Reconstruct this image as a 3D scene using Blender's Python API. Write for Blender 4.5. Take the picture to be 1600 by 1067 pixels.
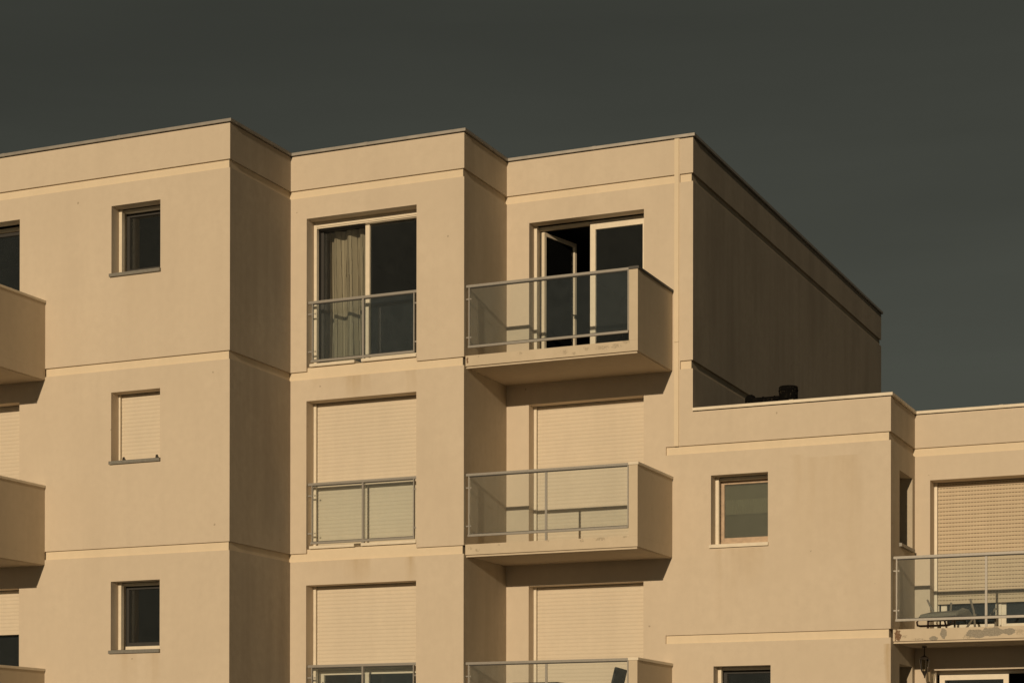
import bpy, bmesh, math, random
from mathutils import Matrix, Vector
random.seed(7)
scene = bpy.context.scene
COL = scene.collection
for o in list(bpy.data.objects):
    bpy.data.objects.remove(o)

# ------------------------------------------------------------------ camera, sky, sun, exposure
G = 5.3                      # ground is z = 0; every height below is given from the second floor line and lifted by G
CAM = Vector((15.1986, -24.4095, -3.5294 + G))
yaw, pit, rol, fpx, cyp = 0.4149, 0.0027, 0.0014, 3093.06, 1220.76
cam = bpy.data.cameras.new('camera')
cam_o = bpy.data.objects.new('camera', cam); COL.objects.link(cam_o)
r = Vector((math.cos(yaw), math.sin(yaw), 0)); fw = Vector((-math.sin(yaw), math.cos(yaw), 0)); up = Vector((0, 0, 1))
fw2 = fw*math.cos(pit) + up*math.sin(pit); u2 = -fw*math.sin(pit) + up*math.cos(pit)
r2 = r*math.cos(rol) + u2*math.sin(rol); u3 = -r*math.sin(rol) + u2*math.cos(rol)
m = Matrix.Identity(4)
for i in range(3):
    m[i][0] = r2[i]; m[i][1] = u3[i]; m[i][2] = -fw2[i]; m[i][3] = CAM[i]
cam_o.matrix_world = m
cam.sensor_width = 36; cam.lens = fpx/1600*36
cam.shift_y = (cyp - 533.5)/1600
cam.clip_start = .1; cam.clip_end = 3000
scene.camera = cam_o

SUN_EL, SUN_AZ = math.radians(11.5), math.radians(5.2)     # azimuth from -Y towards +X
sdir = Vector((math.sin(SUN_AZ)*math.cos(SUN_EL), -math.cos(SUN_AZ)*math.cos(SUN_EL), math.sin(SUN_EL)))
world = bpy.data.worlds.new('World'); scene.world = world; world.use_nodes = True
wn = world.node_tree.nodes; wl = world.node_tree.links; wn.clear()
sky = wn.new('ShaderNodeTexSky'); sky.sky_type = 'NISHITA'; sky.sun_disc = False
sky.sun_elevation = SUN_EL; sky.sun_rotation = math.pi - SUN_AZ
sky.altitude = 0; sky.air_density = 1.0; sky.dust_density = .6; sky.ozone_density = 1.0
hs = wn.new('ShaderNodeHueSaturation'); hs.inputs['Saturation'].default_value = .12
tint = wn.new('ShaderNodeMix'); tint.data_type = 'RGBA'; tint.blend_type = 'MULTIPLY'; tint.inputs[0].default_value = 1
tint.inputs[7].default_value = (.385, .395, .315, 1)
bg = wn.new('ShaderNodeBackground'); bg.inputs['Strength'].default_value = .05
wo = wn.new('ShaderNodeOutputWorld')
wl.new(sky.outputs[0], hs.inputs['Color']); wl.new(hs.outputs[0], tint.inputs[6]); 
# thin high streaks in the evening sky
wtc = wn.new('ShaderNodeTexCoord'); wmp = wn.new('ShaderNodeMapping'); wmp.inputs['Scale'].default_value = (2.2, 2.2, 13); wmp.inputs['Rotation'].default_value = (.12, .10, 0)
wno = wn.new('ShaderNodeTexNoise'); wno.inputs['Scale'].default_value = 2.0; wno.inputs['Detail'].default_value = 6; wno.inputs['Distortion'].default_value = .4
wrg = wn.new('ShaderNodeMapRange'); wrg.inputs['From Min'].default_value = .3; wrg.inputs['From Max'].default_value = .75; wrg.inputs['To Min'].default_value = .94; wrg.inputs['To Max'].default_value = 1.09
wst = wn.new('ShaderNodeMix'); wst.data_type = 'RGBA'; wst.blend_type = 'MULTIPLY'; wst.inputs[0].default_value = 1
wl.new(wtc.outputs['Generated'], wmp.inputs[0]); wl.new(wmp.outputs[0], wno.inputs['Vector']); wl.new(wno.outputs['Fac'], wrg.inputs[0])
wl.new(tint.outputs[2], wst.inputs[6]); wl.new(wrg.outputs[0], wst.inputs[7]); wl.new(wst.outputs[2], bg.inputs[0])
wl.new(bg.outputs[0], wo.inputs[0])
sun = bpy.data.lights.new('sun', 'SUN'); sun.energy = 5.0; sun.angle = math.radians(.5); sun.color = (1, .80, .55)
sun_o = bpy.data.objects.new('sun', sun); COL.objects.link(sun_o)
sun_o.rotation_euler = (-sdir).to_track_quat('-Z', 'Y').to_euler(); sun_o.location = (20, -40, 30)
scene.view_settings.view_transform = 'Standard'; scene.view_settings.look = 'None'
scene.view_settings.exposure = -.80; scene.view_settings.gamma = 1; scene.view_settings.use_curve_mapping = False

# ------------------------------------------------------------------ materials
def node_mat(name):
    mt = bpy.data.materials.new(name); mt.use_nodes = True
    nt = mt.node_tree; b = nt.nodes['Principled BSDF']
    return mt, nt, b
def N(nt, t, **kw):
    n = nt.nodes.new(t)
    for k, v in kw.items(): setattr(n, k, v)
    return n
def val(nt, op, a, b=None, c=None, clamp=False):
    n = N(nt, 'ShaderNodeMath', operation=op); n.use_clamp = clamp
    for i, x in enumerate((a, b, c)):
        if x is None: continue
        if isinstance(x, (int, float)): n.inputs[i].default_value = x
        else: nt.links.new(x, n.inputs[i])
    return n.outputs[0]
def noise(nt, scale, detail=4, vec=None, sc=None, rough=.55):
    if vec is None: vec = N(nt, 'ShaderNodeNewGeometry').outputs['Position']
    if sc:
        mp = N(nt, 'ShaderNodeMapping'); mp.inputs['Scale'].default_value = sc; nt.links.new(vec, mp.inputs[0]); vec = mp.outputs[0]
    n = N(nt, 'ShaderNodeTexNoise'); n.inputs['Scale'].default_value = scale; n.inputs['Detail'].default_value = detail; n.inputs['Roughness'].default_value = rough
    nt.links.new(vec, n.inputs['Vector'])
    return n.outputs['Fac']
def mixc(nt, fac, a, b, mode='MIX'):
    n = N(nt, 'ShaderNodeMix', data_type='RGBA', blend_type=mode)
    if isinstance(fac, (int, float)): n.inputs[0].default_value = fac
    else: nt.links.new(fac, n.inputs[0])
    for i, x in ((6, a), (7, b)):
        if isinstance(x, tuple): n.inputs[i].default_value = (*x, 1)
        else: nt.links.new(x, n.inputs[i])
    return n.outputs[2]
def ramp(nt, x, lo, hi):
    n = N(nt, 'ShaderNodeMapRange'); n.inputs['From Min'].default_value = lo; n.inputs['From Max'].default_value = hi
    nt.links.new(x, n.inputs[0]); return n.outputs[0]
def bump(nt, b, h, strength, dist):
    n = N(nt, 'ShaderNodeBump'); n.inputs['Strength'].default_value = strength; n.inputs['Distance'].default_value = dist
    nt.links.new(h, n.inputs['Height']); nt.links.new(n.outputs[0], b.inputs['Normal'])

def plaster(name, ca, cb, streak=.25, stains=(), chips=(), patches=(), rust=(), bump_s=.35, specks=True):
    mt, nt, b = node_mat(name)
    geo = N(nt, 'ShaderNodeNewGeometry').outputs['Position']
    sep = N(nt, 'ShaderNodeSeparateXYZ'); nt.links.new(geo, sep.inputs[0])
    X, Z = sep.outputs[0], sep.outputs[2]
    n1 = noise(nt, 1.1, 5, geo); n2 = noise(nt, 9, 6, geo); n3 = noise(nt, 90, 3, geo)
    col = mixc(nt, ramp(nt, n1, .3, .7), ca, cb)
    col = mixc(nt, ramp(nt, n2, .35, .75), col, tuple(c*.98 for c in ca))
    st = noise(nt, 3.2, 5, geo, sc=(1, 1, .07), rough=.65)
    st = val(nt, 'ADD', val(nt, 'MULTIPLY', st, .55), val(nt, 'MULTIPLY', noise(nt, 1.5, 3, geo, sc=(1, 1, .3)), .5))
    dirt = tuple(c*k for c, k in zip(ca, (.62, .60, .60)))
    col = mixc(nt, val(nt, 'MULTIPLY', ramp(nt, st, .47, .66), streak), col, dirt)
    col = mixc(nt, val(nt, 'MULTIPLY', ramp(nt, n3, .45, .7), .10), col, tuple(c*.8 for c in ca))
    if specks:      # small chips and flecks in the render
        v = N(nt, 'ShaderNodeTexVoronoi'); v.inputs['Scale'].default_value = 2.1; nt.links.new(geo, v.inputs['Vector'])
        nf = noise(nt, 30, 2, geo)
        d = val(nt, 'ADD', v.outputs['Distance'], val(nt, 'MULTIPLY', nf, .06))
        col = mixc(nt, val(nt, 'MULTIPLY', val(nt, 'LESS_THAN', d, .062), .5), col, (.22, .17, .11))
    if stains:
        wob = val(nt, 'MULTIPLY', val(nt, 'SUBTRACT', noise(nt, 5, 3, geo), .5), .12)
        xs = val(nt, 'ADD', X, wob); stn = ramp(nt, noise(nt, 7, 4, geo, sc=(1, 1, .1)), .25, .7)
        acc = None
        for (x0, w, zt, ln, s) in stains:
            a = val(nt, 'SUBTRACT', 1, val(nt, 'DIVIDE', val(nt, 'ABSOLUTE', val(nt, 'SUBTRACT', xs, x0)), w), clamp=True)
            a = val(nt, 'POWER', a, .6)
            q = val(nt, 'DIVIDE', val(nt, 'SUBTRACT', Z, zt + G - ln), ln, clamp=True)
            q = val(nt, 'MULTIPLY', q, val(nt, 'LESS_THAN', Z, zt + G))
            k = val(nt, 'MULTIPLY', val(nt, 'MULTIPLY', a, q), s)
            acc = k if acc is None else val(nt, 'MAXIMUM', acc, k)
        col = mixc(nt, val(nt, 'MULTIPLY', acc, stn, clamp=True), col, (.36, .24, .10))
    height = val(nt, 'ADD', val(nt, 'MULTIPLY', n3, .5), val(nt, 'MULTIPLY', noise(nt, 14, 3, geo), .45))
    for lst, cc, nsc, amp in ((chips, (.33, .275, .20), 40, 5.5), (patches, (.22, .195, .155), 13, 1.5), (rust, (.14, .085, .05), 30, 3.0)):
        if not lst: continue
        acc = None
        w1 = val(nt, 'MULTIPLY', val(nt, 'SUBTRACT', noise(nt, nsc, 6, geo, rough=.72), .5), amp)
        for (x0, z0, rx, rz) in lst:
            dx = val(nt, 'DIVIDE', val(nt, 'SUBTRACT', X, x0), rx); dz = val(nt, 'DIVIDE', val(nt, 'SUBTRACT', Z, z0 + G), rz)
            d = val(nt, 'ADD', val(nt, 'SQRT', val(nt, 'ADD', val(nt, 'MULTIPLY', dx, dx), val(nt, 'MULTIPLY', dz, dz))), w1)
            k = val(nt, 'LESS_THAN', d, .8)
            acc = k if acc is None else val(nt, 'MAXIMUM', acc, k)
        col = mixc(nt, acc, col, mixc(nt, ramp(nt, noise(nt, 60, 4, geo), .3, .7), cc, tuple(c*1.7 for c in cc)))
        height = val(nt, 'SUBTRACT', height, val(nt, 'MULTIPLY', acc, 2.5))
    nt.links.new(col, b.inputs['Base Color']); b.inputs['Roughness'].default_value = .92
    b.inputs['Specular IOR Level'].default_value = .2
    bump(nt, b, height, bump_s, .006)
    return mt

WA, WB = (.60, .505, .388), (.635, .537, .415)
w2st = [(x, w, z, l, s) for z in (2.80, .05, -2.7) for (x, w, l, s) in ((1.15, .22, .62, .75), (2.05, .10, .7, .7), (.42, .12, .4, .35), (.75, .35, .35, .3))]
w4st = [(6.3, .07, -.05, 1.1, .32), (6.75, .25, -.05, .6, .3), (6.5, .1, -.05, .9, .25), (8.80, .05, -1.5, 1.6, .9), (7.9, .5, 1.2, 1.6, .28), (8.3, .15, 1.2, 2.2, .25), (7.5, .1, 1.25, 1.2, .2)]
w1st = [(-1.75, .18, -1.55, .7, .35), (-1.3, .14, -1.55, .8, .3), (-1.6, .25, 4.0, .8, .15)]
M = {}
M['wall'] = plaster('render_plaster', WA, WB, .10, stains=w2st + w4st + w1st)
M['side'] = plaster('shaded_streaked_plaster', (.37, .318, .25), (.43, .37, .29), .36, bump_s=.6)  # base darkened to put the side walls' shade into the colour; streaks are dirt
M['side2'] = plaster('shaded_recess_plaster', (.48, .405, .30), (.53, .455, .35), .28, bump_s=.5)  # second side wall plaster, shade painted in less darkly
M['sideband'] = plaster('shaded_band_paint', (.50, .42, .315), (.54, .46, .34), .3, bump_s=.3, specks=False)  # strip paint with the side walls' shade in its colour
M['band'] = plaster('smooth_band_paint', (.70, .585, .425), (.73, .61, .45), .08, bump_s=.12, specks=False)
chips = [(4.47, 2.69, .05, .028), (4.80, 2.70, .05, .03), (4.62, 2.655, .03, .02), (5.05, 2.70, .10, .025), (5.26, 2.70, .07, .03), (5.41, 2.75, .05, .03), (3.78, 2.73, .03, .018), (3.12, 2.74, .018, .014),
         (4.74, -.02, .025, .022), (5.02, -.005, .075, .03), (5.40, .02, .04, .03), (4.2, .01, .05, .015), (3.0, -.05, .035, .018), (3.1, -.08, .03, .018), (3.45, -.02, .02, .012)]
M['fascia'] = plaster('balcony_fascia_paint', (.58, .485, .355), (.62, .52, .39), .15,
    chips=chips + [(9.9, -1.43, .08, .025), (9.2, -1.44, .08, .014), (9.0, -1.40, .04, .02), (10.6, -1.37, .06, .04)],
    patches=[(9.55, -1.365, .055, .085), (9.41, -1.435, .075, .04), (10.03, -1.385, .20, .07), (10.22, -1.365, .20, .08), (10.45, -1.365, .11, .055), (11.3, -1.4, .2, .05)],
    rust=[(8.905, -1.38, .055, .10), (2.94, 2.70, .018, .05)])
M['soffit'] = plaster('soffit_paint', (.52, .43, .32), (.56, .47, .35), .1, bump_s=.2, specks=False)

def simple(name, colr, rough=.5, metal=0, var=.08, sc=40, bs=0):
    mt, nt, b = node_mat(name)
    nn = noise(nt, sc, 4)
    c = mixc(nt, ramp(nt, nn, .3, .7), tuple(x*(1-var) for x in colr), tuple(min(1, x*(1+var)) for x in colr))
    nt.links.new(c, b.inputs['Base Color']); b.inputs['Roughness'].default_value = rough; b.inputs['Metallic'].default_value = metal
    if bs: bump(nt, b, nn, bs, .004)
    return mt
M['alu'] = simple('brushed_aluminium', (.29, .266, .23), .42, .2, .1, 60)
M['coping'] = simple('coping_sheet_metal', (.33, .30, .26), .45, .3, .12, 6)
M['copingd'] = simple('shaded_coping_metal', (.06, .055, .048), .5, .3, .15, 20)  # shade on the top balcony coping's side put into a darker colour
M['copingw'] = simple('pale_coping_paint', (.72, .63, .49), .6, 0, .08, 6)
M['sill'] = simple('grey_sill_metal', (.22, .205, .175), .5, .3, .12, 25)
M['pvc'] = simple('white_window_frame', (.72, .63, .49), .45, 0, .05, 12)
M['old'] = simple('aged_wood_frame', (.45, .325, .215), .6, 0, .16, 14, .3)
M['valance'] = simple('pale_grey_blind', (.235, .23, .178), .9, 0, .10, 8)
M['blindm'] = simple('grey_green_blind', (.15, .148, .115), .9, 0, .12, 5)
M['lowblind'] = simple('dark_green_cloth', (.085, .088, .07), .9, 0, .15, 4)
M['shutter'] = plaster('cream_shutter_slats', (.645, .555, .43), (.67, .575, .445), .12, bump_s=0, specks=False)
M['tan'] = plaster('tan_shutter_slats', (.57, .465, .33), (.60, .49, .35), .16, bump_s=0, specks=False)
M['slot'] = simple('brown_shutter_lining', (.20, .14, .085), .8)
M['gap'] = simple('dark_gasket_and_shadow', (.03, .027, .023), .7)  # gaskets and dark sashes, also the painted shadow line under the copings
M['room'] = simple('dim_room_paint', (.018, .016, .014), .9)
M['dark'] = simple('dark_fabric', (.035, .032, .028), .85, 0, .2, 150)
M['tube'] = simple('dark_brown_tube', (.07, .04, .028), .4, .2, .2, 60)
M['greytube'] = simple('grey_tube', (.20, .17, .13), .45, .3, .2, 60)
M['cushion'] = simple('grey_cushion', (.17, .155, .12), .9, 0, .18, 60, .4)
M['iron'] = simple('dark_iron', (.05, .04, .03), .5, .5, .2, 60)
M['roofing'] = simple('grey_roof_membrane', (.22, .20, .18), .9, 0, .2, 4)
def soot():
    mt, nt, b = node_mat('sooty_lichen_metal')
    a = noise(nt, 30, 5, rough=.7); c = mixc(nt, ramp(nt, a, .60, .72), (.005, .0045, .004), (.12, .10, .065))
    nt.links.new(c, b.inputs['Base Color']); b.inputs['Roughness'].default_value = .95; b.inputs['Specular IOR Level'].default_value = .05; bump(nt, b, a, .4, .01); return mt
M['soot'] = soot()
def glass(name, tintc, refl=1.45, rough=0.0, haze=0.0, hz=(.5, .5, .45)):
    mt = bpy.data.materials.new(name); mt.use_nodes = True; nt = mt.node_tree; nt.nodes.clear()
    out = N(nt, 'ShaderNodeOutputMaterial'); tr = N(nt, 'ShaderNodeBsdfTransparent'); tr.inputs[0].default_value = (*tintc, 1)
    gl = N(nt, 'ShaderNodeBsdfGlossy'); gl.inputs['Roughness'].default_value = rough
    fr = N(nt, 'ShaderNodeFresnel'); fr.inputs['IOR'].default_value = refl
    mx = N(nt, 'ShaderNodeMixShader')
    if haze:
        df = N(nt, 'ShaderNodeBsdfDiffuse'); df.inputs[0].default_value = (*hz, 1)
        m2 = N(nt, 'ShaderNodeMixShader')
        nn = noise(nt, 6, 4); nt.links.new(val(nt, 'MULTIPLY', ramp(nt, nn, -.6, 1.6), haze*2), m2.inputs[0])
        nt.links.new(tr.outputs[0], m2.inputs[1]); nt.links.new(df.outputs[0], m2.inputs[2]); base = m2.outputs[0]
    else: base = tr.outputs[0]
    nt.links.new(fr.outputs[0], mx.inputs[0]); nt.links.new(base, mx.inputs[1]); nt.links.new(gl.outputs[0], mx.inputs[2]); nt.links.new(mx.outputs[0], out.inputs[0])
    return mt
M['pane'] = glass('window_pane_glass', (.93, .94, .92), 1.5, 0, .013, (.5, .52, .5))
M['rail_glass'] = glass('balustrade_glass', (.955, .98, .985), 1.45, 0, .030, (.36, .41, .42))
M['frost'] = glass('frosted_pane_glass', (.80, .82, .77), 1.5, .25, .14, (.27, .265, .20))
M['lantern_glass'] = glass('lantern_glass', (.7, .68, .6), 1.5)
def curtain_mat():
    mt, nt, b = node_mat('beige_curtain_cloth')
    b.inputs['Roughness'].default_value = .9
    c = mixc(nt, ramp(nt, noise(nt, 60, 2, sc=(1, 1, .1)), .3, .7), (.36, .312, .235), (.40, .345, .26)); nt.links.new(c, b.inputs['Base Color'])
    return mt
M['curtain'] = curtain_mat()

# ------------------------------------------------------------------ mesh helpers
class MB:
    def __init__(s): s.v = []; s.f = []; s.m = []; s.mats = []
    def mi(s, k):
        if k not in s.mats: s.mats.append(k)
        return s.mats.index(k)
    def face(s, pts, k):
        i = len(s.v); s.v += [tuple(p) for p in pts]; s.f.append(tuple(range(i, i+len(pts)))); s.m.append(s.mi(k))
    def hexa(s, P, k):      # 8 points, bottom ring then top ring
        i = len(s.v); s.v += [tuple(p) for p in P]
        for q in ((3, 2, 1, 0), (4, 5, 6, 7), (0, 1, 5, 4), (1, 2, 6, 5), (2, 3, 7, 6), (3, 0, 4, 7)):
            s.f.append(tuple(i+j for j in q)); s.m.append(s.mi(k))
    def box(s, x0, x1, y0, y1, z0, z1, k):
        s.hexa([(x0, y0, z0), (x1, y0, z0), (x1, y1, z0), (x0, y1, z0), (x0, y0, z1), (x1, y0, z1), (x1, y1, z1), (x0, y1, z1)], k)
    def tube(s, pts, rad, k, n=8, cap=True):
        pts = [Vector(p) for p in pts]; rings = []
        for i, p in enumerate(pts):
            t = (pts[min(i+1, len(pts)-1)] - pts[max(i-1, 0)]).normalized()
            a = Vector((0, 0, 1)) if abs(t.z) < .9 else Vector((1, 0, 0))
            e1 = t.cross(a).normalized(); e2 = t.cross(e1)
            rr = rad[i] if isinstance(rad, (list, tuple)) else rad
            b0 = len(s.v); rings.append(b0)
            for j in range(n):
                an = 2*math.pi*j/n; s.v.append(tuple(p + e1*math.cos(an)*rr + e2*math.sin(an)*rr))
        for a, b in zip(rings, rings[1:]):
            for j in range(n):
                s.f.append((a+j, a+(j+1) % n, b+(j+1) % n, b+j)); s.m.append(s.mi(k))
        if cap:
            s.f.append(tuple(rings[0]+j for j in range(n))[::-1]); s.m.append(s.mi(k))
            s.f.append(tuple(rings[-1]+j for j in range(n))); s.m.append(s.mi(k))
    def build(s, name, parent=None, bevel=0, smooth=False, lift=True):
        me = bpy.data.meshes.new(name)
        dz = G if lift else 0
        me.from_pydata([(x, y, z+dz) for x, y, z in s.v], [], s.f)
        for k in s.mats: me.materials.append(M[k])
        me.polygons.foreach_set('material_index', s.m)
        bm = bmesh.new(); bm.from_mesh(me); bmesh.ops.recalc_face_normals(bm, faces=bm.faces)
        if bevel: bmesh.ops.bevel(bm, geom=bm.edges[:], offset=bevel, segments=2, affect='EDGES', clamp_overlap=True)
        bm.to_mesh(me); bm.free()
        if smooth:
            me.shade_smooth()
        o = bpy.data.objects.new(name, me); COL.objects.link(o); o.parent = parent
        return o
def one(name, parent, *a, bevel=0):
    b = MB(); b.box(*a); return b.build(name, parent, bevel)
def thing(name, label, cat, loc, group=None):
    o = bpy.data.objects.new(name, None); COL.objects.link(o); o.location = loc; o.empty_display_size = .3
    o['label'] = label; o['category'] = cat
    if group: o['group'] = group
    return o

class FrontMap:             # wall facing -Y: u = x, depth goes +Y
    def __init__(s, y): s.y = y
    def p(s, u, d, z): return (u, s.y+d, z)
class SideMap:              # wall facing +X: u = y, depth goes -X
    def __init__(s, x): s.x = x
    def p(s, u, d, z): return (s.x-d, u, z)
def mbox(mb, mp, u0, u1, d0, d1, z0, z1, k):
    mb.hexa([mp.p(u0, d0, z0), mp.p(u1, d0, z0), mp.p(u1, d1, z0), mp.p(u0, d1, z0), mp.p(u0, d0, z1), mp.p(u1, d0, z1), mp.p(u1, d1, z1), mp.p(u0, d1, z1)], k)

GD = .034                   # depth of the shadow grooves
def make_wall(mp, u0, u1, z0, z1, bands, opens, e0, e1, mat, parent, recess=()):
    """bands: (zlo, zhi, ua, ub) recessed strips; opens: (ua, ub, zlo, zhi, depth)."""
    us = {u0, u1}; zs = {z0, z1}
    for (a, b, ua, ub) in bands: zs |= {a, b}; us |= {max(ua, u0), min(ub, u1)}
    for (ua, ub, a, b, d) in opens: us |= {ua, ub}; zs |= {a, b}
    for (ua, ub, a, b) in recess: us |= {ua, ub}; zs |= {a, b}
    us = sorted(us); zs = sorted(zs)
    def kind(i, j):
        if i < 0 or j < 0 or i >= len(us)-1 or j >= len(zs)-1: return None
        u = (us[i]+us[i+1])/2; z = (zs[j]+zs[j+1])/2
        for (ua, ub, a, b, d) in opens:
            if ua < u < ub and a < z < b: return ('o', d)
        for (a, b, ua, ub) in bands:
            if a < z < b and ua < u < ub: return ('g', GD)
        for (ua, ub, a, b) in recess:
            if ua < u < ub and a < z < b: return ('g', GD)
        return ('s', 0.)
    def uu(i, d):
        u = us[i]
        if d and i == 0: u += e0*d
        if d and i == len(us)-1: u += e1*d
        return u
    mb = MB()
    for i in range(len(us)-1):
        for j in range(len(zs)-1):
            k = kind(i, j)
            if k[0] != 'o':
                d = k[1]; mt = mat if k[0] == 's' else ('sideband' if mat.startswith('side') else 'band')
                mb.face([mp.p(uu(i, d), d, zs[j]), mp.p(uu(i+1, d), d, zs[j]), mp.p(uu(i+1, d), d, zs[j+1]), mp.p(uu(i, d), d, zs[j+1])], mt)
            # step to the right neighbour and to the upper neighbour
            r_ = kind(i+1, j)
            if r_ is not None and r_[1] != k[1]:
                d0, d1 = k[1], r_[1]; a = us[i+1]
                mb.face([mp.p(a, d0, zs[j]), mp.p(a, d1, zs[j]), mp.p(a, d1, zs[j+1]), mp.p(a, d0, zs[j+1])], mat)
            t_ = kind(i, j+1)
            if t_ is not None and t_[1] != k[1]:
                d0, d1 = k[1], t_[1]
                D0 = d0 if d0 <= GD else 0; D1 = d1 if d1 <= GD else 0
                mb.face([mp.p(uu(i, D0), d0, zs[j+1]), mp.p(uu(i+1, D0), d0, zs[j+1]), mp.p(uu(i+1, D1), d1, zs[j+1]), mp.p(uu(i, D1), d1, zs[j+1])], mat)
    return mb.build('wall', parent)

def offset_path(path, d):   # rectilinear plan path, outside is on the right-hand side of travel
    out = []
    n = len(path)
    for i, p in enumerate(path):
        p = Vector(p)
        a = (p - Vector(path[i-1])).normalized() if i else None
        b = (Vector(path[i+1]) - p).normalized() if i < n-1 else None
        if a is None: a = b
        if b is None: b = a
        na = Vector((a.y, -a.x)); nb = Vector((b.y, -b.x))
        q = p + (na+nb)*d/(1+na.dot(nb))
        out.append(q)
    return out
def ribbon(name, path, do, di, z0, z1, mat, parent, hook=0):
    mb = MB(); A = offset_path(path, do); B = offset_path(path, di)
    for i in range(len(path)-1):
        a0, a1, b0, b1 = A[i], A[i+1], B[i], B[i+1]
        mb.face([(*a0, z0), (*a1, z0), (*a1, z1), (*a0, z1)], mat)
        mb.face([(*a0, z1), (*a1, z1), (*b1, z1), (*b0, z1)], mat)
        mb.face([(*b0, z0), (*b0, z1), (*b1, z1), (*b1, z0)], mat)
        mb.face([(*a0, z0), (*b0, z0), (*b1, z0), (*a1, z0)], mat)
    return mb.build(name, parent)

# ------------------------------------------------------------------ ground
gm, gnt, gb = node_mat('paving_and_dry_grass')
gc = mixc(gnt, ramp(gnt, noise(gnt, .08, 5), .4, .6), (.085, .075, .058), (.06, .06, .03))
gc = mixc(gnt, ramp(gnt, noise(gnt, 3, 6), .3, .7), gc, (.08, .07, .052)); gnt.links.new(gc, gb.inputs['Base Color']); gb.inputs['Roughness'].default_value = .95
M['ground'] = gm
mb = MB(); mb.face([(-1200, -1200, 0), (1200, -1200, 0), (1200, 1200, 0), (-1200, 1200, 0)], 'ground')
go = mb.build('ground', None, lift=False); go['kind'] = 'structure'

# ------------------------------------------------------------------ the building
yA, yB, yC, yD, yT = 0., 1.73, 3.267, 4.8326, 15.168
xB, xC, xD, xE = 2.909, 5.9025, 8.8366, 14.5
XL = -8.0
R, R4 = 6.0734, 2.0381
CT = .042
BASE = -G - .3
g0, g1, g2, g3 = (5.378, 5.503), (2.624, 2.75), (-.126, 0.), (-2.876, -2.75)
h0, h1 = (1.370, 1.494), (-1.412, -1.288)
bld = thing('apartment_building', 'cream rendered apartment block stepping back in bays with glass fronted balconies', 'apartment building', (0, 0, 0))
FA, FB, FC, FD = FrontMap(yA), FrontMap(yB), FrontMap(yC), FrontMap(yD)
SA, SB, SC, SD = SideMap(0.), SideMap(xB), SideMap(xC), SideMap(xD)
W1 = (-2.0465, -1.187); W2 = (.2769, 2.1345); W3 = (3.281, 5.1368); W4 = (6.183, 7.046); W4L = (6.225, 7.088); W5 = (9.0617, 11.6); W0 = (-5.55, -3.712)
RD1, RD2, RD3, RD4, RD5 = .21, .24, .21, .23, .31
SW = (3.815, 4.669)
mk = lambda lo, hi, a=-99, b=99: (lo, hi, a, b)
towers = [mk(*g0), mk(*g1), mk(*g2), mk(*g3)]
opA = [(*W1, 4.0527, 5.0541, RD1), (*W1, 1.28, 2.296, RD1), (*W1, -1.516, -.5, RD1)] + [(*W0, z, z+2.30, RD1) for z in (2.75, 0., -2.75)]
opA[3:] = [(*W0, 2.75, 5.05, RD1), (*W0, 0., 2.285, RD1), (*W0, -2.75, -.532, RD1)]
make_wall(FA, XL, 0, BASE, R-CT-.012, towers, opA, 0, -1, 'wall', bld)
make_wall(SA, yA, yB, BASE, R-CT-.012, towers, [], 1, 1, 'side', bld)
opB = [(*W2, 2.80, 5.0568, RD2), (*W2, .06, 2.298, RD2), (*W2, -2.69, -.485, RD2)]
make_wall(FB, 0, xB, BASE, R-CT-.012, towers, opB, -1, -1, 'wall', bld, recess=[(*W2, 2.75, 2.80), (*W2, 0., .06), (*W2, -2.75, -2.69)])
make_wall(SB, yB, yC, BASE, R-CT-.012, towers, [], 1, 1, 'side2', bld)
opC = [(*W3, 2.77, 5.0528, RD3), (*W3, .02, 2.29, RD3), (*W3, -2.73, -.4736, RD3)]
JX0, JX1 = 5.618, 5.686
# bay under the tower: strips stop at the joint cover, the wing's two strips start left of it
mbk = [mk(*g0), mk(g1[0], g1[1], JX1+.02, 99)]
make_wall(FC, xB, xC, R4-CT-.012, R-CT-.012, mbk, [(*W3, 2.77, 5.0528, RD3), (*W3, R4-CT-.012, 2.29, RD3)], -1, -1, 'wall', bld)
wing = [mk(h0[0], h0[1], 5.486, 99), mk(h1[0], h1[1], 5.486, 99)]
opW = [(*W3, .02, R4-CT-.012, RD3), (*W3, -2.73, -.4736, RD3), (*W4, .0175, 1.0318, RD4), (*W4L, -2.77, -1.7596, RD4)]
make_wall(FC, xB, xD, BASE, R4-CT-.012, wing, opW, 0, -1, 'wall', bld)
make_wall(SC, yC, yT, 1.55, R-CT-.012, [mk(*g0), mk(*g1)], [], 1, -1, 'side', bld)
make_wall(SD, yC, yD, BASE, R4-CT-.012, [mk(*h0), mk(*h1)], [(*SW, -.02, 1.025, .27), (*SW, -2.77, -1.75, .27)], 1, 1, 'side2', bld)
opD = [(*W5, -1.25, 1.008, RD5), (*W5, -4.0, -1.80, RD5)]
make_wall(FD, xD, xE, BASE, R4-CT-.012, [mk(*h0), mk(h1[0]-.05, h1[1]-.05)], opD, -1, 0, 'wall', bld)
# back and end walls
mb = MB()
mb.face([(XL, yA, BASE), (XL, yT, BASE), (XL, yT, R-CT), (XL, yA, R-CT)], 'wall')
mb.face([(XL, yT, BASE), (xC-.036, yT, BASE), (xC-.036, yT, R-CT), (XL, yT, R-CT)], 'wall')
mb.build('wall', bld)
mb = MB()
mb.face([(xC, yT-.4, BASE), (xE, yT-.4, BASE), (xE, yT-.4, R4-CT), (xC, yT-.4, R4-CT)], 'wall')
mb.face([(xE, yD, BASE), (xE, yT-.4, BASE), (xE, yT-.4, R4-CT), (xE, yD, R4-CT)], 'wall')
mb.build('wall', bld)
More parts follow.
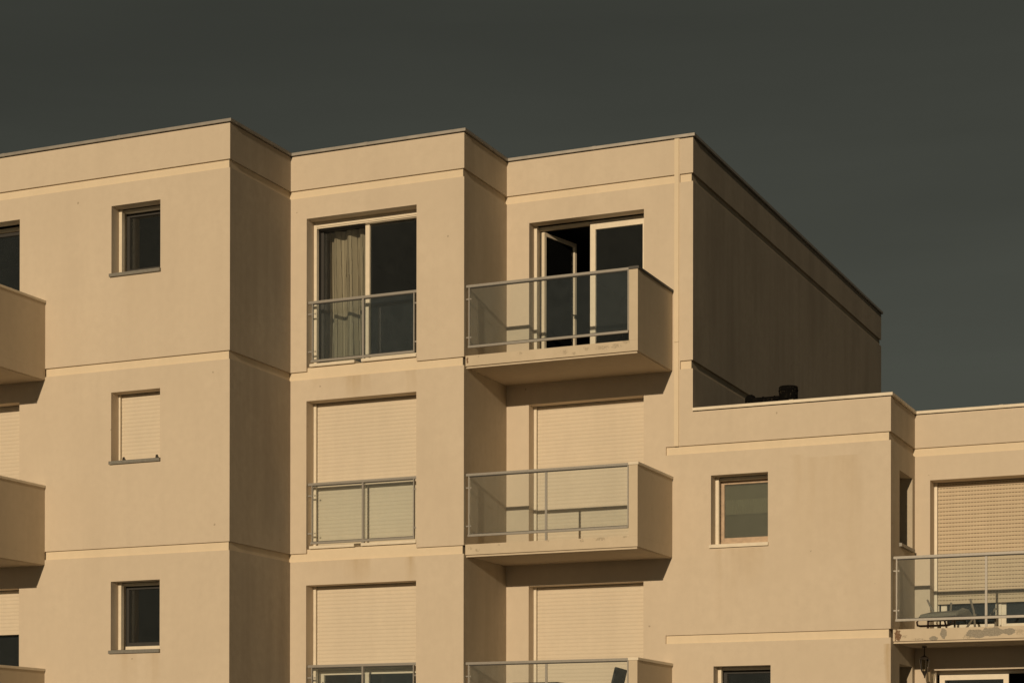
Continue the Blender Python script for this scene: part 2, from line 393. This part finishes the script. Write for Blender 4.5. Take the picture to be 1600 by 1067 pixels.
# copings, parapets and roofs
TP = [(XL, yA), (0, yA), (0, yB), (xB, yB), (xB, yC), (xC, yC), (xC, yT), (XL, yT)]
LP = [(xC+.003, yC), (xD, yC), (xD, yD), (xE, yD), (xE, yT-.4)]
ribbon('coping_shadow_strip', TP, -.016, -.2, R-CT-.014, R-CT-.001, 'gap', bld); ribbon('coping_shadow_strip', LP, -.016, -.2, R4-CT-.014, R4-CT-.001, 'gap', bld)  # dark ribbons added to draw the shadow line under the copings
ribbon('coping', TP, .034, -.24, R-CT, R, 'coping', bld)
ribbon('coping', LP, .030, -.24, R4-CT, R4, 'copingw', bld)
for (y, z, m_, xs) in ((yA, R, 'coping', (-6.2, -4.0, -1.9)), (yB, R, 'coping', (1.3,)), (yC, R, 'coping', (4.35,)), (yC, R4, 'copingw', (7.4,)), (yD, R4, 'copingw', (10.1, 12.2))):
    for x in xs:
        one('coping_joint', bld, x-.03, x+.03, y-.0365, y+.20, z-CT-.002, z+.003, m_)
def roof_sheet(pts, z):
    mb = MB(); mb.face([(x, y, z) for x, y in pts], 'roofing'); return mb.build('roof', bld)
roof_sheet([(XL+.01, .01), (-.01, .01), (-.01, yB+.01), (xB-.01, yB+.01), (xB-.01, yC+.01), (xC-.01, yC+.01), (xC-.01, yT-.01), (XL+.01, yT-.01)], R-.42)
roof_sheet([(xC+.01, yC+.01), (xD-.01, yC+.01), (xD-.01, yD+.01), (xE-.01, yD+.01), (xE-.01, yT-.41), (xC+.01, yT-.41)], R4-.38)
# expansion joint cover
for (a, b) in ((3.030, R-CT-.004), (h0[1], 3.026)):
    mb = MB(); mb.box(JX0, JX1, yC-.016, yC+.004, a, b, 'band'); mb.box(JX1, JX1+.012, yC-.003, yC+.004, a, b, 'wall'); mb.build('joint_cover', bld, bevel=.002)

# rooms behind the openings
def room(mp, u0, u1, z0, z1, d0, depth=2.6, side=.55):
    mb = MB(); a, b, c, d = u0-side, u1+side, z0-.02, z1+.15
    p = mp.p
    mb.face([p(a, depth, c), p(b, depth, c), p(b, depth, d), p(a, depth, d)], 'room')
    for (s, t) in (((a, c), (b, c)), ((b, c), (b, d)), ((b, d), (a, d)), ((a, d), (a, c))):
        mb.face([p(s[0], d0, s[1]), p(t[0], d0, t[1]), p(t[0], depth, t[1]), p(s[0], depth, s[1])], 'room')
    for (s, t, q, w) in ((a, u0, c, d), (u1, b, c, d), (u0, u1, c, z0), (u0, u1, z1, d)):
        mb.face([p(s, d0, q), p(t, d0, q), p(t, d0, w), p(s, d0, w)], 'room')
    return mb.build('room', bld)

# roller shutters: slats are sub-parts
slat_cache = {}
SP = .0575
def slat_mesh(w, mat, perf):
    key = (round(w, 3), mat, perf)
    if key in slat_cache: return slat_cache[key]
    mb = MB(); top = SP-.001; tz = .009
    prof = [(.002, tz), (-.0015, tz+.009), (-.002, top*.62), (.000, top-.005), (.0028, top)]   # (depth, z)
    for (d0, z0), (d1, z1) in zip(prof, prof[1:]):
        mb.face([(0, d0, z0), (w, d0, z0), (w, d1, z1), (0, d1, z1)], mat)
    if perf:                                     # tongue with slots
        n = int(w/.046); x = .010
        for i in range(n):
            mb.face([(x, .006, -.003), (x+.017, .006, -.003), (x+.017, .004, tz), (x, .004, tz)], mat); x += .046
    else:
        mb.face([(0, .0045, -.002), (w, .0045, -.002), (w, .002, tz), (0, .002, tz)], mat)
    me = bpy.data.meshes.new('slat'); me.from_pydata(mb.v, [], mb.f); me.materials.append(M[mat])
    bm = bmesh.new(); bm.from_mesh(me)
    bmesh.ops.recalc_face_normals(bm, faces=bm.faces); bm.to_mesh(me); bm.free()
    slat_cache[key] = me; return me
def shutter(mp, u0, u1, ztop, zbot, rd, mat='shutter', perf=False, guide=.045, bar=True, full=None):
    full = zbot if full is None else full
    mb = MB()
    mbox(mb, mp, u0+.002, u0+guide, rd-.02, rd+.05, full+.002, ztop-.002, 'pvc')
    mbox(mb, mp, u1-guide, u1-.002, rd-.02, rd+.05, full+.002, ztop-.002, 'pvc')
    mbox(mb, mp, u0+guide+.004, u1-guide-.004, rd+.008, rd+.022, zbot, zbot+.05, mat)
    mbox(mb, mp, u0+guide, u1-guide, rd+.034, rd+.04, zbot, ztop-.003, 'slot' if perf else mat)
    sh = mb.build('roller_shutter', bld)
    me = slat_mesh(u1-u0-2*guide-.012, mat, perf)
    z = zbot+.052; k = 0
    while z < ztop - .004:
        o = bpy.data.objects.new('slat', me); COL.objects.link(o); o.parent = sh
        p = mp.p(u0+guide+.006, rd+.015, z+G); o.location = (p[0] , p[1] + random.uniform(-.0012, .0012), p[2])
        o.rotation_euler = (random.uniform(-.02, .02), 0, 0)
        if z + SP > ztop: o.scale = (1, 1, (ztop-.002-z)/SP)
        z += SP; k += 1
    return sh

def sash(mp, u0, u1, z0, z1, d, w, mat, parent, pane='pane', th=.045):
    mb = MB()
    mbox(mb, mp, u0, u0+w, d, d+th, z0, z1, mat); mbox(mb, mp, u1-w, u1, d, d+th, z0, z1, mat)
    mbox(mb, mp, u0+w, u1-w, d+.001, d+th, z0, z0+w, mat); mbox(mb, mp, u0+w, u1-w, d+.001, d+th, z1-w, z1, mat)
    s = mb.build('sash', parent)
    mb = MB(); mbox(mb, mp, u0+w-.004, u1-w+.004, d+th*.5, d+th*.5+.006, z0+w-.004, z1-w+.004, pane); mb.build('pane', parent)
    return s
def frame(mp, u0, u1, z0, z1, d, w, mat, th=.06, head=None, foot=None):
    mb = MB(); hd = head or w
    mbox(mb, mp, u0+.002, u0+w, d, d+th, z0+.002, z1-.002, mat); mbox(mb, mp, u1-w, u1-.002, d, d+th, z0+.002, z1-.002, mat)
    mbox(mb, mp, u0+w, u1-w, d+.001, d+th, z0+.002, z0+(foot or w), mat); mbox(mb, mp, u0+w, u1-w, d+.001, d+th, z1-hd, z1-.002, mat)
    return mb.build('window', bld)
def guides(mp, u0, u1, z0, z1, rd, w, parent, mat='pvc', head=0.):
    for (a, b) in ((u0+.002, u0+w), (u1-w, u1-.002)):
        mb = MB(); mbox(mb, mp, a, b, rd-.02, rd+.05, z0+.002, z1-.002, mat); mb.build('shutter_guide', parent)
    if head:
        mb = MB(); mbox(mb, mp, u0+w+.001, u1-w-.001, rd-.015, rd+.03, z1-head, z1-.002, mat)
        mbox(mb, mp, u0+w+.001, u1-w-.001, rd-.022, rd+.012, z1-head-.026, z1-head-.010, mat); mb.build('shutter_header', parent)
def sill(mp, u0, u1, z, parent, mat='sill', out=.038, h=.05, over=.02, rd=.3):
    mb = MB(); P = mp.p
    a, b = u0-over, u1+over*.5
    mb.hexa([P(a, -out, z-h), P(b, -out, z-h), P(b, -.001, z-h), P(a, -.001, z-h), P(a, -out, z-.004), P(b, -out, z-.004), P(b, -.001, z), P(a, -.001, z)], mat)
    mb.hexa([P(u0+.002, 0, z+.001), P(u1-.002, 0, z+.001), P(u1-.002, rd, z+.001), P(u0+.002, rd, z+.001), P(u0+.002, 0, z+.004), P(u1-.002, 0, z+.004), P(u1-.002, rd, z+.012), P(u0+.002, rd, z+.012)], mat)
    return mb.build('sill', parent)

# --- bay one: small windows
def small_window(mp, w, z0, z1, rd, mat='pvc', pane='pane', fd=.10, silmat='sill', lbl=None, deep=2.6, side=.55):
    f = frame(mp, w[0], w[1], z0, z1, rd+fd, .035, mat, foot=.075)
    guides(mp, w[0], w[1], z0+.012, z1, rd, .052, f, head=0)
    mb = MB(); mbox(mb, mp, w[0]+.054, w[1]-.054, rd+.03, rd+fd-.001, z1-.045, z1-.003, 'pvc'); mb.build('shutter_header', f)
    sash(mp, w[0]+.037, w[1]-.037, z0+.077, z1-.037, rd+fd+.025, .055, 'gap' if mat == 'pvc' else mat, f, pane)
    sill(mp, w[0], w[1], z0, f, silmat, rd=rd+fd)
    if lbl: f['label'] = lbl
    room(mp, w[0], w[1], z0, z1, rd+fd+.075, deep, side)
    return f
small_window(FA, W1, 4.0527, 5.0541, RD1)
small_window(FA, W1, -1.516, -.5, RD1)
s = shutter(FA, W1[0], W1[1], 2.296, 1.29, RD1, guide=.03); s['label'] = 'closed cream shutter of the small square window'
sill(FA, W1[0], W1[1], 1.28, s, rd=RD1)
for x in (-1.82, -1.24):
    mb = MB(); mb.box(x-.02, x+.02, -.012, .02, 1.284, 1.302, 'iron'); mb.box(x-.008, x+.022, -.02, -.005, 1.302, 1.325, 'iron'); mb.build('catch', s)

# --- bay one: balcony doors at the left edge
f = frame(FA, W0[0], W0[1], 2.77, 5.05, RD1+.1, .05, 'pvc', head=.06); guides(FA, W0[0], W0[1], 2.77, 5.05, RD1, .05, f)
sash(FA, -4.62, W0[1]-.05, 2.82, 4.985, RD1+.13, .05, 'gap', f); sash(FA, W0[0]+.05, -4.60, 2.82, 4.985, RD1+.18, .05, 'gap', f)
room(FA, W0[0], W0[1], 2.75, 5.05, RD1+.25)
s = shutter(FA, W0[0], W0[1], 2.285, .03, RD1)
s = shutter(FA, W0[0], W0[1], -.532, -1.21, RD1, full=-2.74)
f = frame(FA, W0[0], W0[1], -2.73, -.532, RD1+.1, .05, 'pvc'); sash(FA, W0[0]+.06, W0[1]-.05, -2.67, -.6, RD1+.13, .05, 'gap', f)
room(FA, W0[0], W0[1], -2.75, -.532, RD1+.25)

# --- bay two: french windows
def railing(zf):            # zf = floor line
    y = yB+.06
    r_ = one('railing', bld, W2[0]+.006, W2[1]-.002, y-.024, y+.020, zf+1.022, zf+1.062, 'alu', bevel=.004)
    r_['label'] = 'glazed guard rail set into the window opening'
    one('bottom_rail', r_, .325, 2.082, y-.022, y+.012, zf+.138, zf+.172, 'alu', bevel=.003)
    for (x, w, a) in ((.352, .016, .172), (1.218, .034, .05), (2.070, .018, .172)):
        if w > .03:
            one('post', r_, x-w/2, x+w/2, y+.0125, y+.035, zf+a, zf+1.0215, 'alu'); one('post', r_, x-.014, x+.014, y-.018, y+.012, zf+.172, zf+1.0215, 'alu')
            one('post', r_, x-.02, x+.02, y-.018, y+.012, zf+.04, zf+.1375, 'alu')
        else:
            one('post', r_, x-w/2, x+w/2, y-.018, y+.018, zf+a+.0005, zf+1.0215, 'alu')
    for (a, b) in ((.366, 1.196), (1.24, 2.056)):
        one('glass_panel', r_, a, b, y-.004, y+.004, zf+.173, zf+1.021, 'rail_glass')
    for (a, b) in ((W2[0]+.001, .343), (2.080, W2[1]-.001)):
        for z in (.29, .86):
            one('bracket', r_, a, b, y-.012, y+.008, zf+z, zf+z+.022, 'alu')
    for (a, b) in ((.385, .41),):
        for z in (.29, .86): one('bracket', r_, a, b, y-.012, y-.005, zf+z, zf+z+.022, 'alu')
    one('gasket', r_, .35, 2.07, y-.012, y+.010, zf+1.010, zf+1.0215, 'gap'); one('gasket', r_, .35, 2.07, y-.014, y+.008, zf+.1725, zf+.180, 'gap')
    return r_
def w2_sills(zf, parent):
    for (a, b, dz) in ((W2[0]+.055, 1.10, 0), (1.215, W2[1]-.003, .004)):
        mb = MB(); mb.box(a, b, yB-.012, yB+RD2+.02, zf+.062+dz, zf+.105+dz, 'pvc')
        mb.build('sill', parent, bevel=.004)
for zf in (g1[1], g2[1], g3[1]): railing(zf)
def w2_ledge(zf):
    one('ledge', bld, W2[0]+.003, W2[1]-.003, yB+GD+.004, yB+RD2+.3, zf-.01, zf+.058, 'band')
# top floor, glazed
zt = 5.0568
f = frame(FB, W2[0], W2[1], 2.86, zt, RD2+.09, .05, 'gap', head=.12); guides(FB, W2[0], W2[1], 2.86, zt, RD2, .05, f, head=.075)
sash(FB, W2[0]+.052, 1.19, 2.90, zt-.04, RD2+.115, .045, 'gap', f); sash(FB, 1.125, W2[1]-.05, 2.875, zt-.03, RD2+.055, .07, 'pvc', f)
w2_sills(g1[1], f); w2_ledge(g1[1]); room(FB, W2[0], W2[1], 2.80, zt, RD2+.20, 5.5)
# closed floor and half closed floor
s = shutter(FB, W2[0], W2[1], 2.298, .11, RD2); w2_sills(0., s); w2_ledge(0.)
s = shutter(FB, W2[0], W2[1], -.485, -1.745, RD2, full=-2.64); w2_sills(g3[1], s); w2_ledge(g3[1])
f = frame(FB, W2[0], W2[1], -2.64, -1.70, RD2+.09, .05, 'pvc', head=.06)
sash(FB, W2[0]+.052, 1.10, -2.59, -1.765, RD2+.115, .06, 'pvc', f); sash(FB, 1.11, W2[1]-.05, -2.59, -1.765, RD2+.10, .06, 'pvc', f)
room(FB, W2[0], W2[1], -2.69, -.485, RD2+.2)

# --- bay three: balcony doors
zt = 5.0528
f = frame(FC, W3[0], W3[1], 2.775, zt, RD3+.07, .045, 'pvc', head=.05, th=.07); guides(FC, W3[0], W3[1], 2.775, zt, RD3, .048, f)
sash(FC, 4.175, W3[1]-.03, 2.80, zt-.05, RD3+.055, .085, 'pvc', f)
# the left leaf stands open into the room
mb = MB(); hx, hy = W3[0]+.075, yC+RD3+.10; a = math.radians(76); L = .84
def leaf(s0, s1, t0, t1, z0, z1, k, mbx):
    c, sn = math.cos(a), math.sin(a)
    P = lambda s, t: (hx+s*c - t*sn*-1, hy+s*sn - t*c)
    q = [P(s0, t0), P(s1, t0), P(s1, t1), P(s0, t1)]
    mbx.hexa([(x, y, z0) for x, y in q] + [(x, y, z1) for x, y in q], k)
z0, z1 = 2.82, zt-.075
for (s0, s1, c, d) in ((0, .052, z0, z1), (L-.052, L, z0, z1), (.052, L-.052, z0, z0+.07), (.052, L-.052, z1-.055, z1)): leaf(s0, s1, 0, .055, c, d, 'pvc', mb)
lf = mb.build('sash', f); lf['label'] = 'door leaf swung open into the dark room'
mb = MB(); leaf(.049, L-.049, .024, .030, z0+.066, z1-.051, 'pane', mb); mb.build('pane', f)
mb = MB(); leaf(L-.05, L-.02, .056, .075, 3.80, 3.86, 'iron', mb); leaf(L-.16, L-.02, .075, .09, 3.825, 3.845, 'iron', mb); mb.build('handle', f)
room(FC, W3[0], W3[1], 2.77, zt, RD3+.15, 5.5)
shutter(FC, W3[0], W3[1], 2.29, .03, RD3)
shutter(FC, W3[0], W3[1], -.4736, -2.72, RD3)

# --- wing: small windows
f = small_window(FC, W4, .0175, 1.0318, RD4, mat='old', pane='frost', silmat='copingw', lbl='small window with weathered wooden frame and frosted pane')
one('blind', f, W4[0]+.05, W4[1]-.05, yC+RD4+.205, yC+RD4+.21, .70, .98, 'blindm'); one('blind', f, W4[0]+.05, W4[1]-.05, yC+RD4+.225, yC+RD4+.23, .04, .52, 'lowblind')
mb = MB(); n = 46; xs = [W4[0]+.05+(W4[1]-W4[0]-.1)*i/n for i in range(n+1)]
for i in range(n):
    a_, b_ = (0, .008) if i % 2 else (.008, 0)
    mb.face([(xs[i], yC+RD4+.19+a_, .50), (xs[i+1], yC+RD4+.19+b_, .50), (xs[i+1], yC+RD4+.19+b_, .72), (xs[i], yC+RD4+.19+a_, .72)], 'valance')
mb.build('valance', f)
small_window(FC, W4L, -2.77, -1.7596, RD4, mat='pvc')
small_window(SD, SW, -.02, 1.025, .27, deep=1.0, side=.12); small_window(SD, SW, -2.77, -1.75, .27, deep=1.0, side=.12)
# --- wing: balcony doors
s = shutter(FD, W5[0], W5[1], 1.008, -.80, RD5, mat='tan', perf=True, full=-1.24); s['label'] = 'tan perforated shutter stopped above the sill'
f = frame(FD, W5[0], W5[1], -1.245, -.55, RD5+.08, .055, 'pvc')
for (a, b) in ((W5[0]+.08, 10.03), (10.01, 10.55), (10.5, W5[1]-.06)):
    sash(FD, a, b, -1.19, -.60, RD5+.10+(.05 if a > 10.2 else 0)+(.025 if 10 < a < 10.2 else 0), .085, 'pvc', f)
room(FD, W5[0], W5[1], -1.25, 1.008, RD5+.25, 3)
f = frame(FD, W5[0], W5[1], -4.0, -1.80, RD5-.05, .05, 'pvc'); guides(FD, W5[0], W5[1], -3.98, -1.8, RD5-.16, .06, f)
sash(FD, W5[0]+.10, 10.17, -3.9, -1.86, RD5-.1, .075, 'pvc', f)
room(FD, W5[0], W5[1], -4.0, -1.80, RD5+.15, 3)

# --- balconies
def balcony(x0, xa, x1, yf, yw, zf, mid=None, below=.15, wall=True, lbl=None, top=1.05, cop='copingw'):
    """slab x0..x1, end wall xa..x1 (at the right), zf = floor level"""
    zb = zf-below+.01
    mb = MB()
    xs = xa if wall else x1
    mb.box(x0, x1, yf, yw-.001, zb, zf+.012, 'fascia')
    mb.box(x0+.004, x1-.02, yf+.03, yw-.001, zb-.014, zb-.001, 'soffit')
    mb.box(x0+.004, x1-.012, yf+.014, yf+.06, zb-.032, zb-.0145, 'fascia')
    if wall: 
        mb.box(xa, x1+.0005, yf-.002, yw-.0015, zf+.0125, zf+top-.04, 'fascia')
    b = mb.build('balcony', bld)
    if lbl: b['label'] = lbl
    xr = xa-.006 if wall else x1
    if wall: one('coping', b, xa-.004, x1+.018, yf-.018, yw-.002, zf+top-.0395, zf+top, cop, bevel=.004)
    y = yf+.03; zr = zf+1.0
    one('handrail', b, x0+.002, xr, y-.022, y+.022, zr+.008, zr+.046, 'alu', bevel=.004)
    one('bottom_rail', b, x0+.03, xr-.012, y-.02, y+.012, zf+.126, zf+.160, 'alu', bevel=.003)
    posts = [x0+.046, xr-.014] + list(mid or [])
    for i, x in enumerate(posts):
        w = .009 if i < 2 else .016
        one('post', b, x-w, x+w, y-.013, y+.012, zf+(.1605 if i < 2 else .1605), zr+.0075, 'alu')
        if i >= 2: one('post', b, x-w, x+w, y-.012, y+.011, zf+.0125, zf+.1255, 'alu')
    ed = [x0+.058] + [e for x in sorted(mid or []) for e in (x-.018, x+.018)] + [xr-.026]
    for a_, b_ in zip(ed[::2], ed[1::2]):
        one('glass_panel', b, a_, b_, y-.004, y+.004, zf+.161, zr+.007, 'rail_glass')
    one('gasket', b, x0+.057, xr-.027, y-.014, y+.010, zr-.006, zr+.0078, 'gap'); one('gasket', b, x0+.057, xr-.027, y-.014, y+.008, zf+.1603, zf+.168, 'gap')
    for z in (.27, .83):
        one('bracket', b, x0+.001, x0+.037, y-.012, y+.008, zf+z, zf+z+.02, 'alu')
        one('bracket', b, x0+.062, x0+.085, y-.013, y-.005, zf+z, zf+z+.02, 'alu')
        if wall: one('bracket', b, xr-.008, xr+.005, y-.010, y+.008, zf+z, zf+z+.02, 'alu')
    return b
yF = 1.782
balcony(xB+.002, 5.455, 5.587, yF, yC, 2.755, lbl='top balcony with one undivided glass panel', cop='copingd')
balcony(xB+.002, 5.455, 5.587, yF, yC, .0, mid=[4.18], lbl='middle balcony with two glass panels')
balcony(xB+.002, 5.455, 5.587, yF, yC, -2.752, mid=[4.187])
for zf in (2.722, -.058, -2.81): balcony(-6.6, -3.371, -3.239, -1.52, yA, zf, mid=[-5.0])
balcony(xD+.002, 0, 12.6, 3.40, yD, -1.305, mid=[10.137, 11.4], below=.165, wall=False, lbl='wide balcony with spalled concrete edge')

# ------------------------------------------------------------------ things
# curtain behind the glazed french window
cu = MB(); n = 90; D = yB+.60; x0, x1 = .33, 1.06
rows = [2.84, 3.3, 3.8, 4.3, 4.7, 5.0]
pts = []
for j, z in enumerate(rows):
    row = []
    for i in range(n+1):
        t = i/n; x = x0+(x1-x0)*t
        am = .075*(1-.3*j/5)
        y = am*math.sin(t*2*math.pi*3.3+.7*math.sin(t*7)+.10*j) + .008*math.sin(t*29+j*.4) + .02*math.sin(t*5+1)
        row.append((x+.004*math.sin(t*20), y, z-3))
    pts.append(row)
for j in range(len(rows)-1):
    for i in range(n):
        cu.face([pts[j][i], pts[j][i+1], pts[j+1][i+1], pts[j+1][i]], 'curtain')
ct = thing('curtain', 'beige pleated curtain hanging behind the left pane of the top french window', 'curtain', (0, D, 3+G))
c_ = cu.build('cloth', ct, lift=False)
bm = bmesh.new(); bm.from_mesh(c_.data); bmesh.ops.remove_doubles(bm, verts=bm.verts, dist=1e-5); bm.to_mesh(c_.data); bm.free(); c_.data.shade_smooth()
b = MB(); b.tube([(.33, 0, 2.03), (2.1, 0, 2.03)], .012, 'greytube'); b.build('curtain_rod', ct, lift=False)

# sooty flue on the lower roof
VY = 4.7; zr = R4-.38
v = thing('flue', 'sooty black flue with a horizontal pipe rising behind the lower roof parapet', 'flue', (6.942, VY, zr+G))
b = MB(); hh = 2.535-zr
prof = [(.143, 0), (.143, hh-.075), (.15, hh-.07), (.15, hh-.055), (.143, hh-.05), (.143, hh-.012), (.135, hh)]
b.tube([(0, 0, z) for _, z in prof], [r_ for r_, _ in prof], 'soot', 24, cap=True); b.build('drum', v, lift=False)
b = MB(); pz = 2.332-zr; b.tube([(-.593, 0, pz), (-.13, 0, pz)], .078, 'soot', 16)
b.tube([(-.40, 0, pz), (-.385, 0, pz)], .086, 'soot', 16); b.tube([(-.22, 0, pz), (-.205, 0, pz)], .086, 'soot', 16); b.build('pipe', v, lift=False)
b = MB(); bz = 2.378-zr
b.tube([(-.593, 0, 0), (-.593, 0, bz-.07), (-.593, 0, bz+.02), (-.593, 0, bz+.06), (-.593, 0, bz+.078)], [.08, .088, .088, .062, .03], 'soot', 18); b.build('elbow', v, smooth=True, lift=False)

# chair and table on the lowest middle balcony
zc = -2.74
c = thing('patio_chair', 'dark patio chair with its backrest showing above the lowest balcony rail', 'chair', (5.03, 2.62, zc+G))
b = MB(); b.box(-.27, .20, -.24, .24, .42, .45, 'dark'); b.build('seat', c, bevel=.01, lift=False)
b = MB(); b.hexa([(.10, -.24, .45), (.13, -.24, .45), (.13, .24, .45), (.10, .24, .45), (.22, -.22, .955), (.25, -.22, .950), (.25, .24, .93), (.22, .24, .935)], 'dark')
b.v = [(x-.24+.1*0, y, z) for x, y, z in b.v]
b.build('backrest', c, bevel=.008, lift=False)
for (x, y) in ((-.25, -.22), (-.25, .22), (.18, -.22), (.18, .22)):
    b = MB(); b.tube([(x, y, 0), (x, y, .42)], .013, 'iron'); b.build('leg', c, lift=False)
for y in (-.25, .25):
    b = MB(); b.tube([(-.26, y, .42), (-.26, y, .62), (-.02, y, .64)], .012, 'iron'); b.build('armrest', c, lift=False)
t = thing('patio_table', 'dark table top just showing above the picture edge on the lowest balcony', 'table', (3.78, 2.66, zc+G))
b = MB(); b.box(-.36, .36, -.33, .33, .72, .75, 'dark'); b.build('table_top', t, bevel=.006, lift=False)
for (x, y) in ((-.3, -.27), (.3, -.27), (-.3, .27), (.3, .27)):
    b = MB(); b.tube([(x, y, 0), (x, y, .72)], .016, 'iron'); b.build('leg', t, lift=False)

# garden chairs left on the right hand balcony
zb5 = -1.293
c = thing('folded_lounger', 'grey cushioned tubular chair folded low on the right balcony floor', 'chair', (9.40, 3.98, zb5+G))
b = MB()
b.hexa([(-.29, -.20, .185), (.24, -.20, .20), (.30, .22, .16), (-.22, .22, .16), (-.25, -.20, .235), (.22, -.20, .25), (.33, .22, .32), (-.18, .22, .30)], 'cushion'); b.build('cushion', c, bevel=.008, lift=False)
b = MB(); b.hexa([(.20, -.205, .19), (.26, -.205, .20), (.44, .20, .20), (.38, .20, .20), (.21, -.205, .24), (.27, -.205, .25), (.40, .0, .30), (.30, .0, .335)], 'cushion'); b.build('cushion', c, bevel=.01, lift=False)
b = MB(); b.tube([(-.25, -.22, .19), (-.30, -.22, .12), (-.29, -.22, .075), (-.25, -.22, .065), (.14, -.22, .065), (.19, -.22, .08), (.22, -.22, .15), (.24, -.22, .20)], .016, 'tube'); b.build('frame', c, lift=False)
b = MB(); b.tube([(-.19, .05, .20), (-.20, .05, .03)], .018, 'tube'); b.build('leg', c, lift=False)
b = MB(); b.tube([(.0, .2, .20), (.05, .2, .015)], .014, 'tube'); b.build('leg', c, lift=False)
b = MB(); b.tube([(-.12, .05, .28), (-.20, .0, .46)], [.017, .013], 'greytube'); b.build('armrest', c, lift=False)
c = thing('camping_stool', 'grey tubular camping stool with crossed legs behind the folded chair', 'stool', (9.84, 4.15, zb5+G))
for q in ([(-.05, -.05, .46), (0, -.05, .28), (.02, -.05, .02)], [(.03, -.05, .24), (-.12, -.05, .02)], [(.27, .2, .34), (.18, .2, .22)], [(-.35, .1, .43), (-.36, .1, .30)]):
    b = MB(); b.tube(q, .016, 'greytube'); b.build('leg', c, lift=False)
b = MB(); b.box(-.36, .30, -.04, .24, .185, .205, 'dark'); b.build('seat', c, lift=False, bevel=.006)
b = MB(); b.tube([(-.12, -.05, .03), (.10, -.05, .03)], .012, 'greytube'); b.build('stretcher', c, lift=False)
for x in (-.32, .26):
    b = MB(); b.tube([(x, .2, .19), (x, .2, .0)], .014, 'greytube'); b.build('leg', c, lift=False)
# lantern hanging under the right hand balcony
l = thing('lantern', 'small dark hanging lantern with glass sides under the right balcony', 'lantern', (9.115, 4.2, -1.945+G))
b = MB(); b.tube([(0, 0, .30), (0, 0, .458)], .008, 'iron'); b.tube([(0, 0, .44), (0, 0, .462)], .035, 'iron', 12); b.build('rod', l, lift=False)
b = MB(); b.tube([(0, 0, .27), (0, 0, .30), (0, 0, .33)], [.078, .055, .012], 'iron', 6); b.build('cap', l, lift=False)
b = MB(); b.tube([(0, 0, .0), (0, 0, .03), (0, 0, .06), (0, 0, .09), (0, 0, .10)], [.008, .010, .026, .042, .052], 'iron', 6); b.build('base', l, lift=False)
b = MB(); b.tube([(0, 0, .10), (0, 0, .27)], [.044, .068], 'lantern_glass', 6, cap=False); b.build('glass', l, lift=False)
b = MB()
for j in range(6):
    an = 2*math.pi*j/6; b.tube([(.046*math.cos(an), .046*math.sin(an), .10), (.071*math.cos(an), .071*math.sin(an), .27)], .005, 'iron', 5)
b.build('cage', l, lift=False)
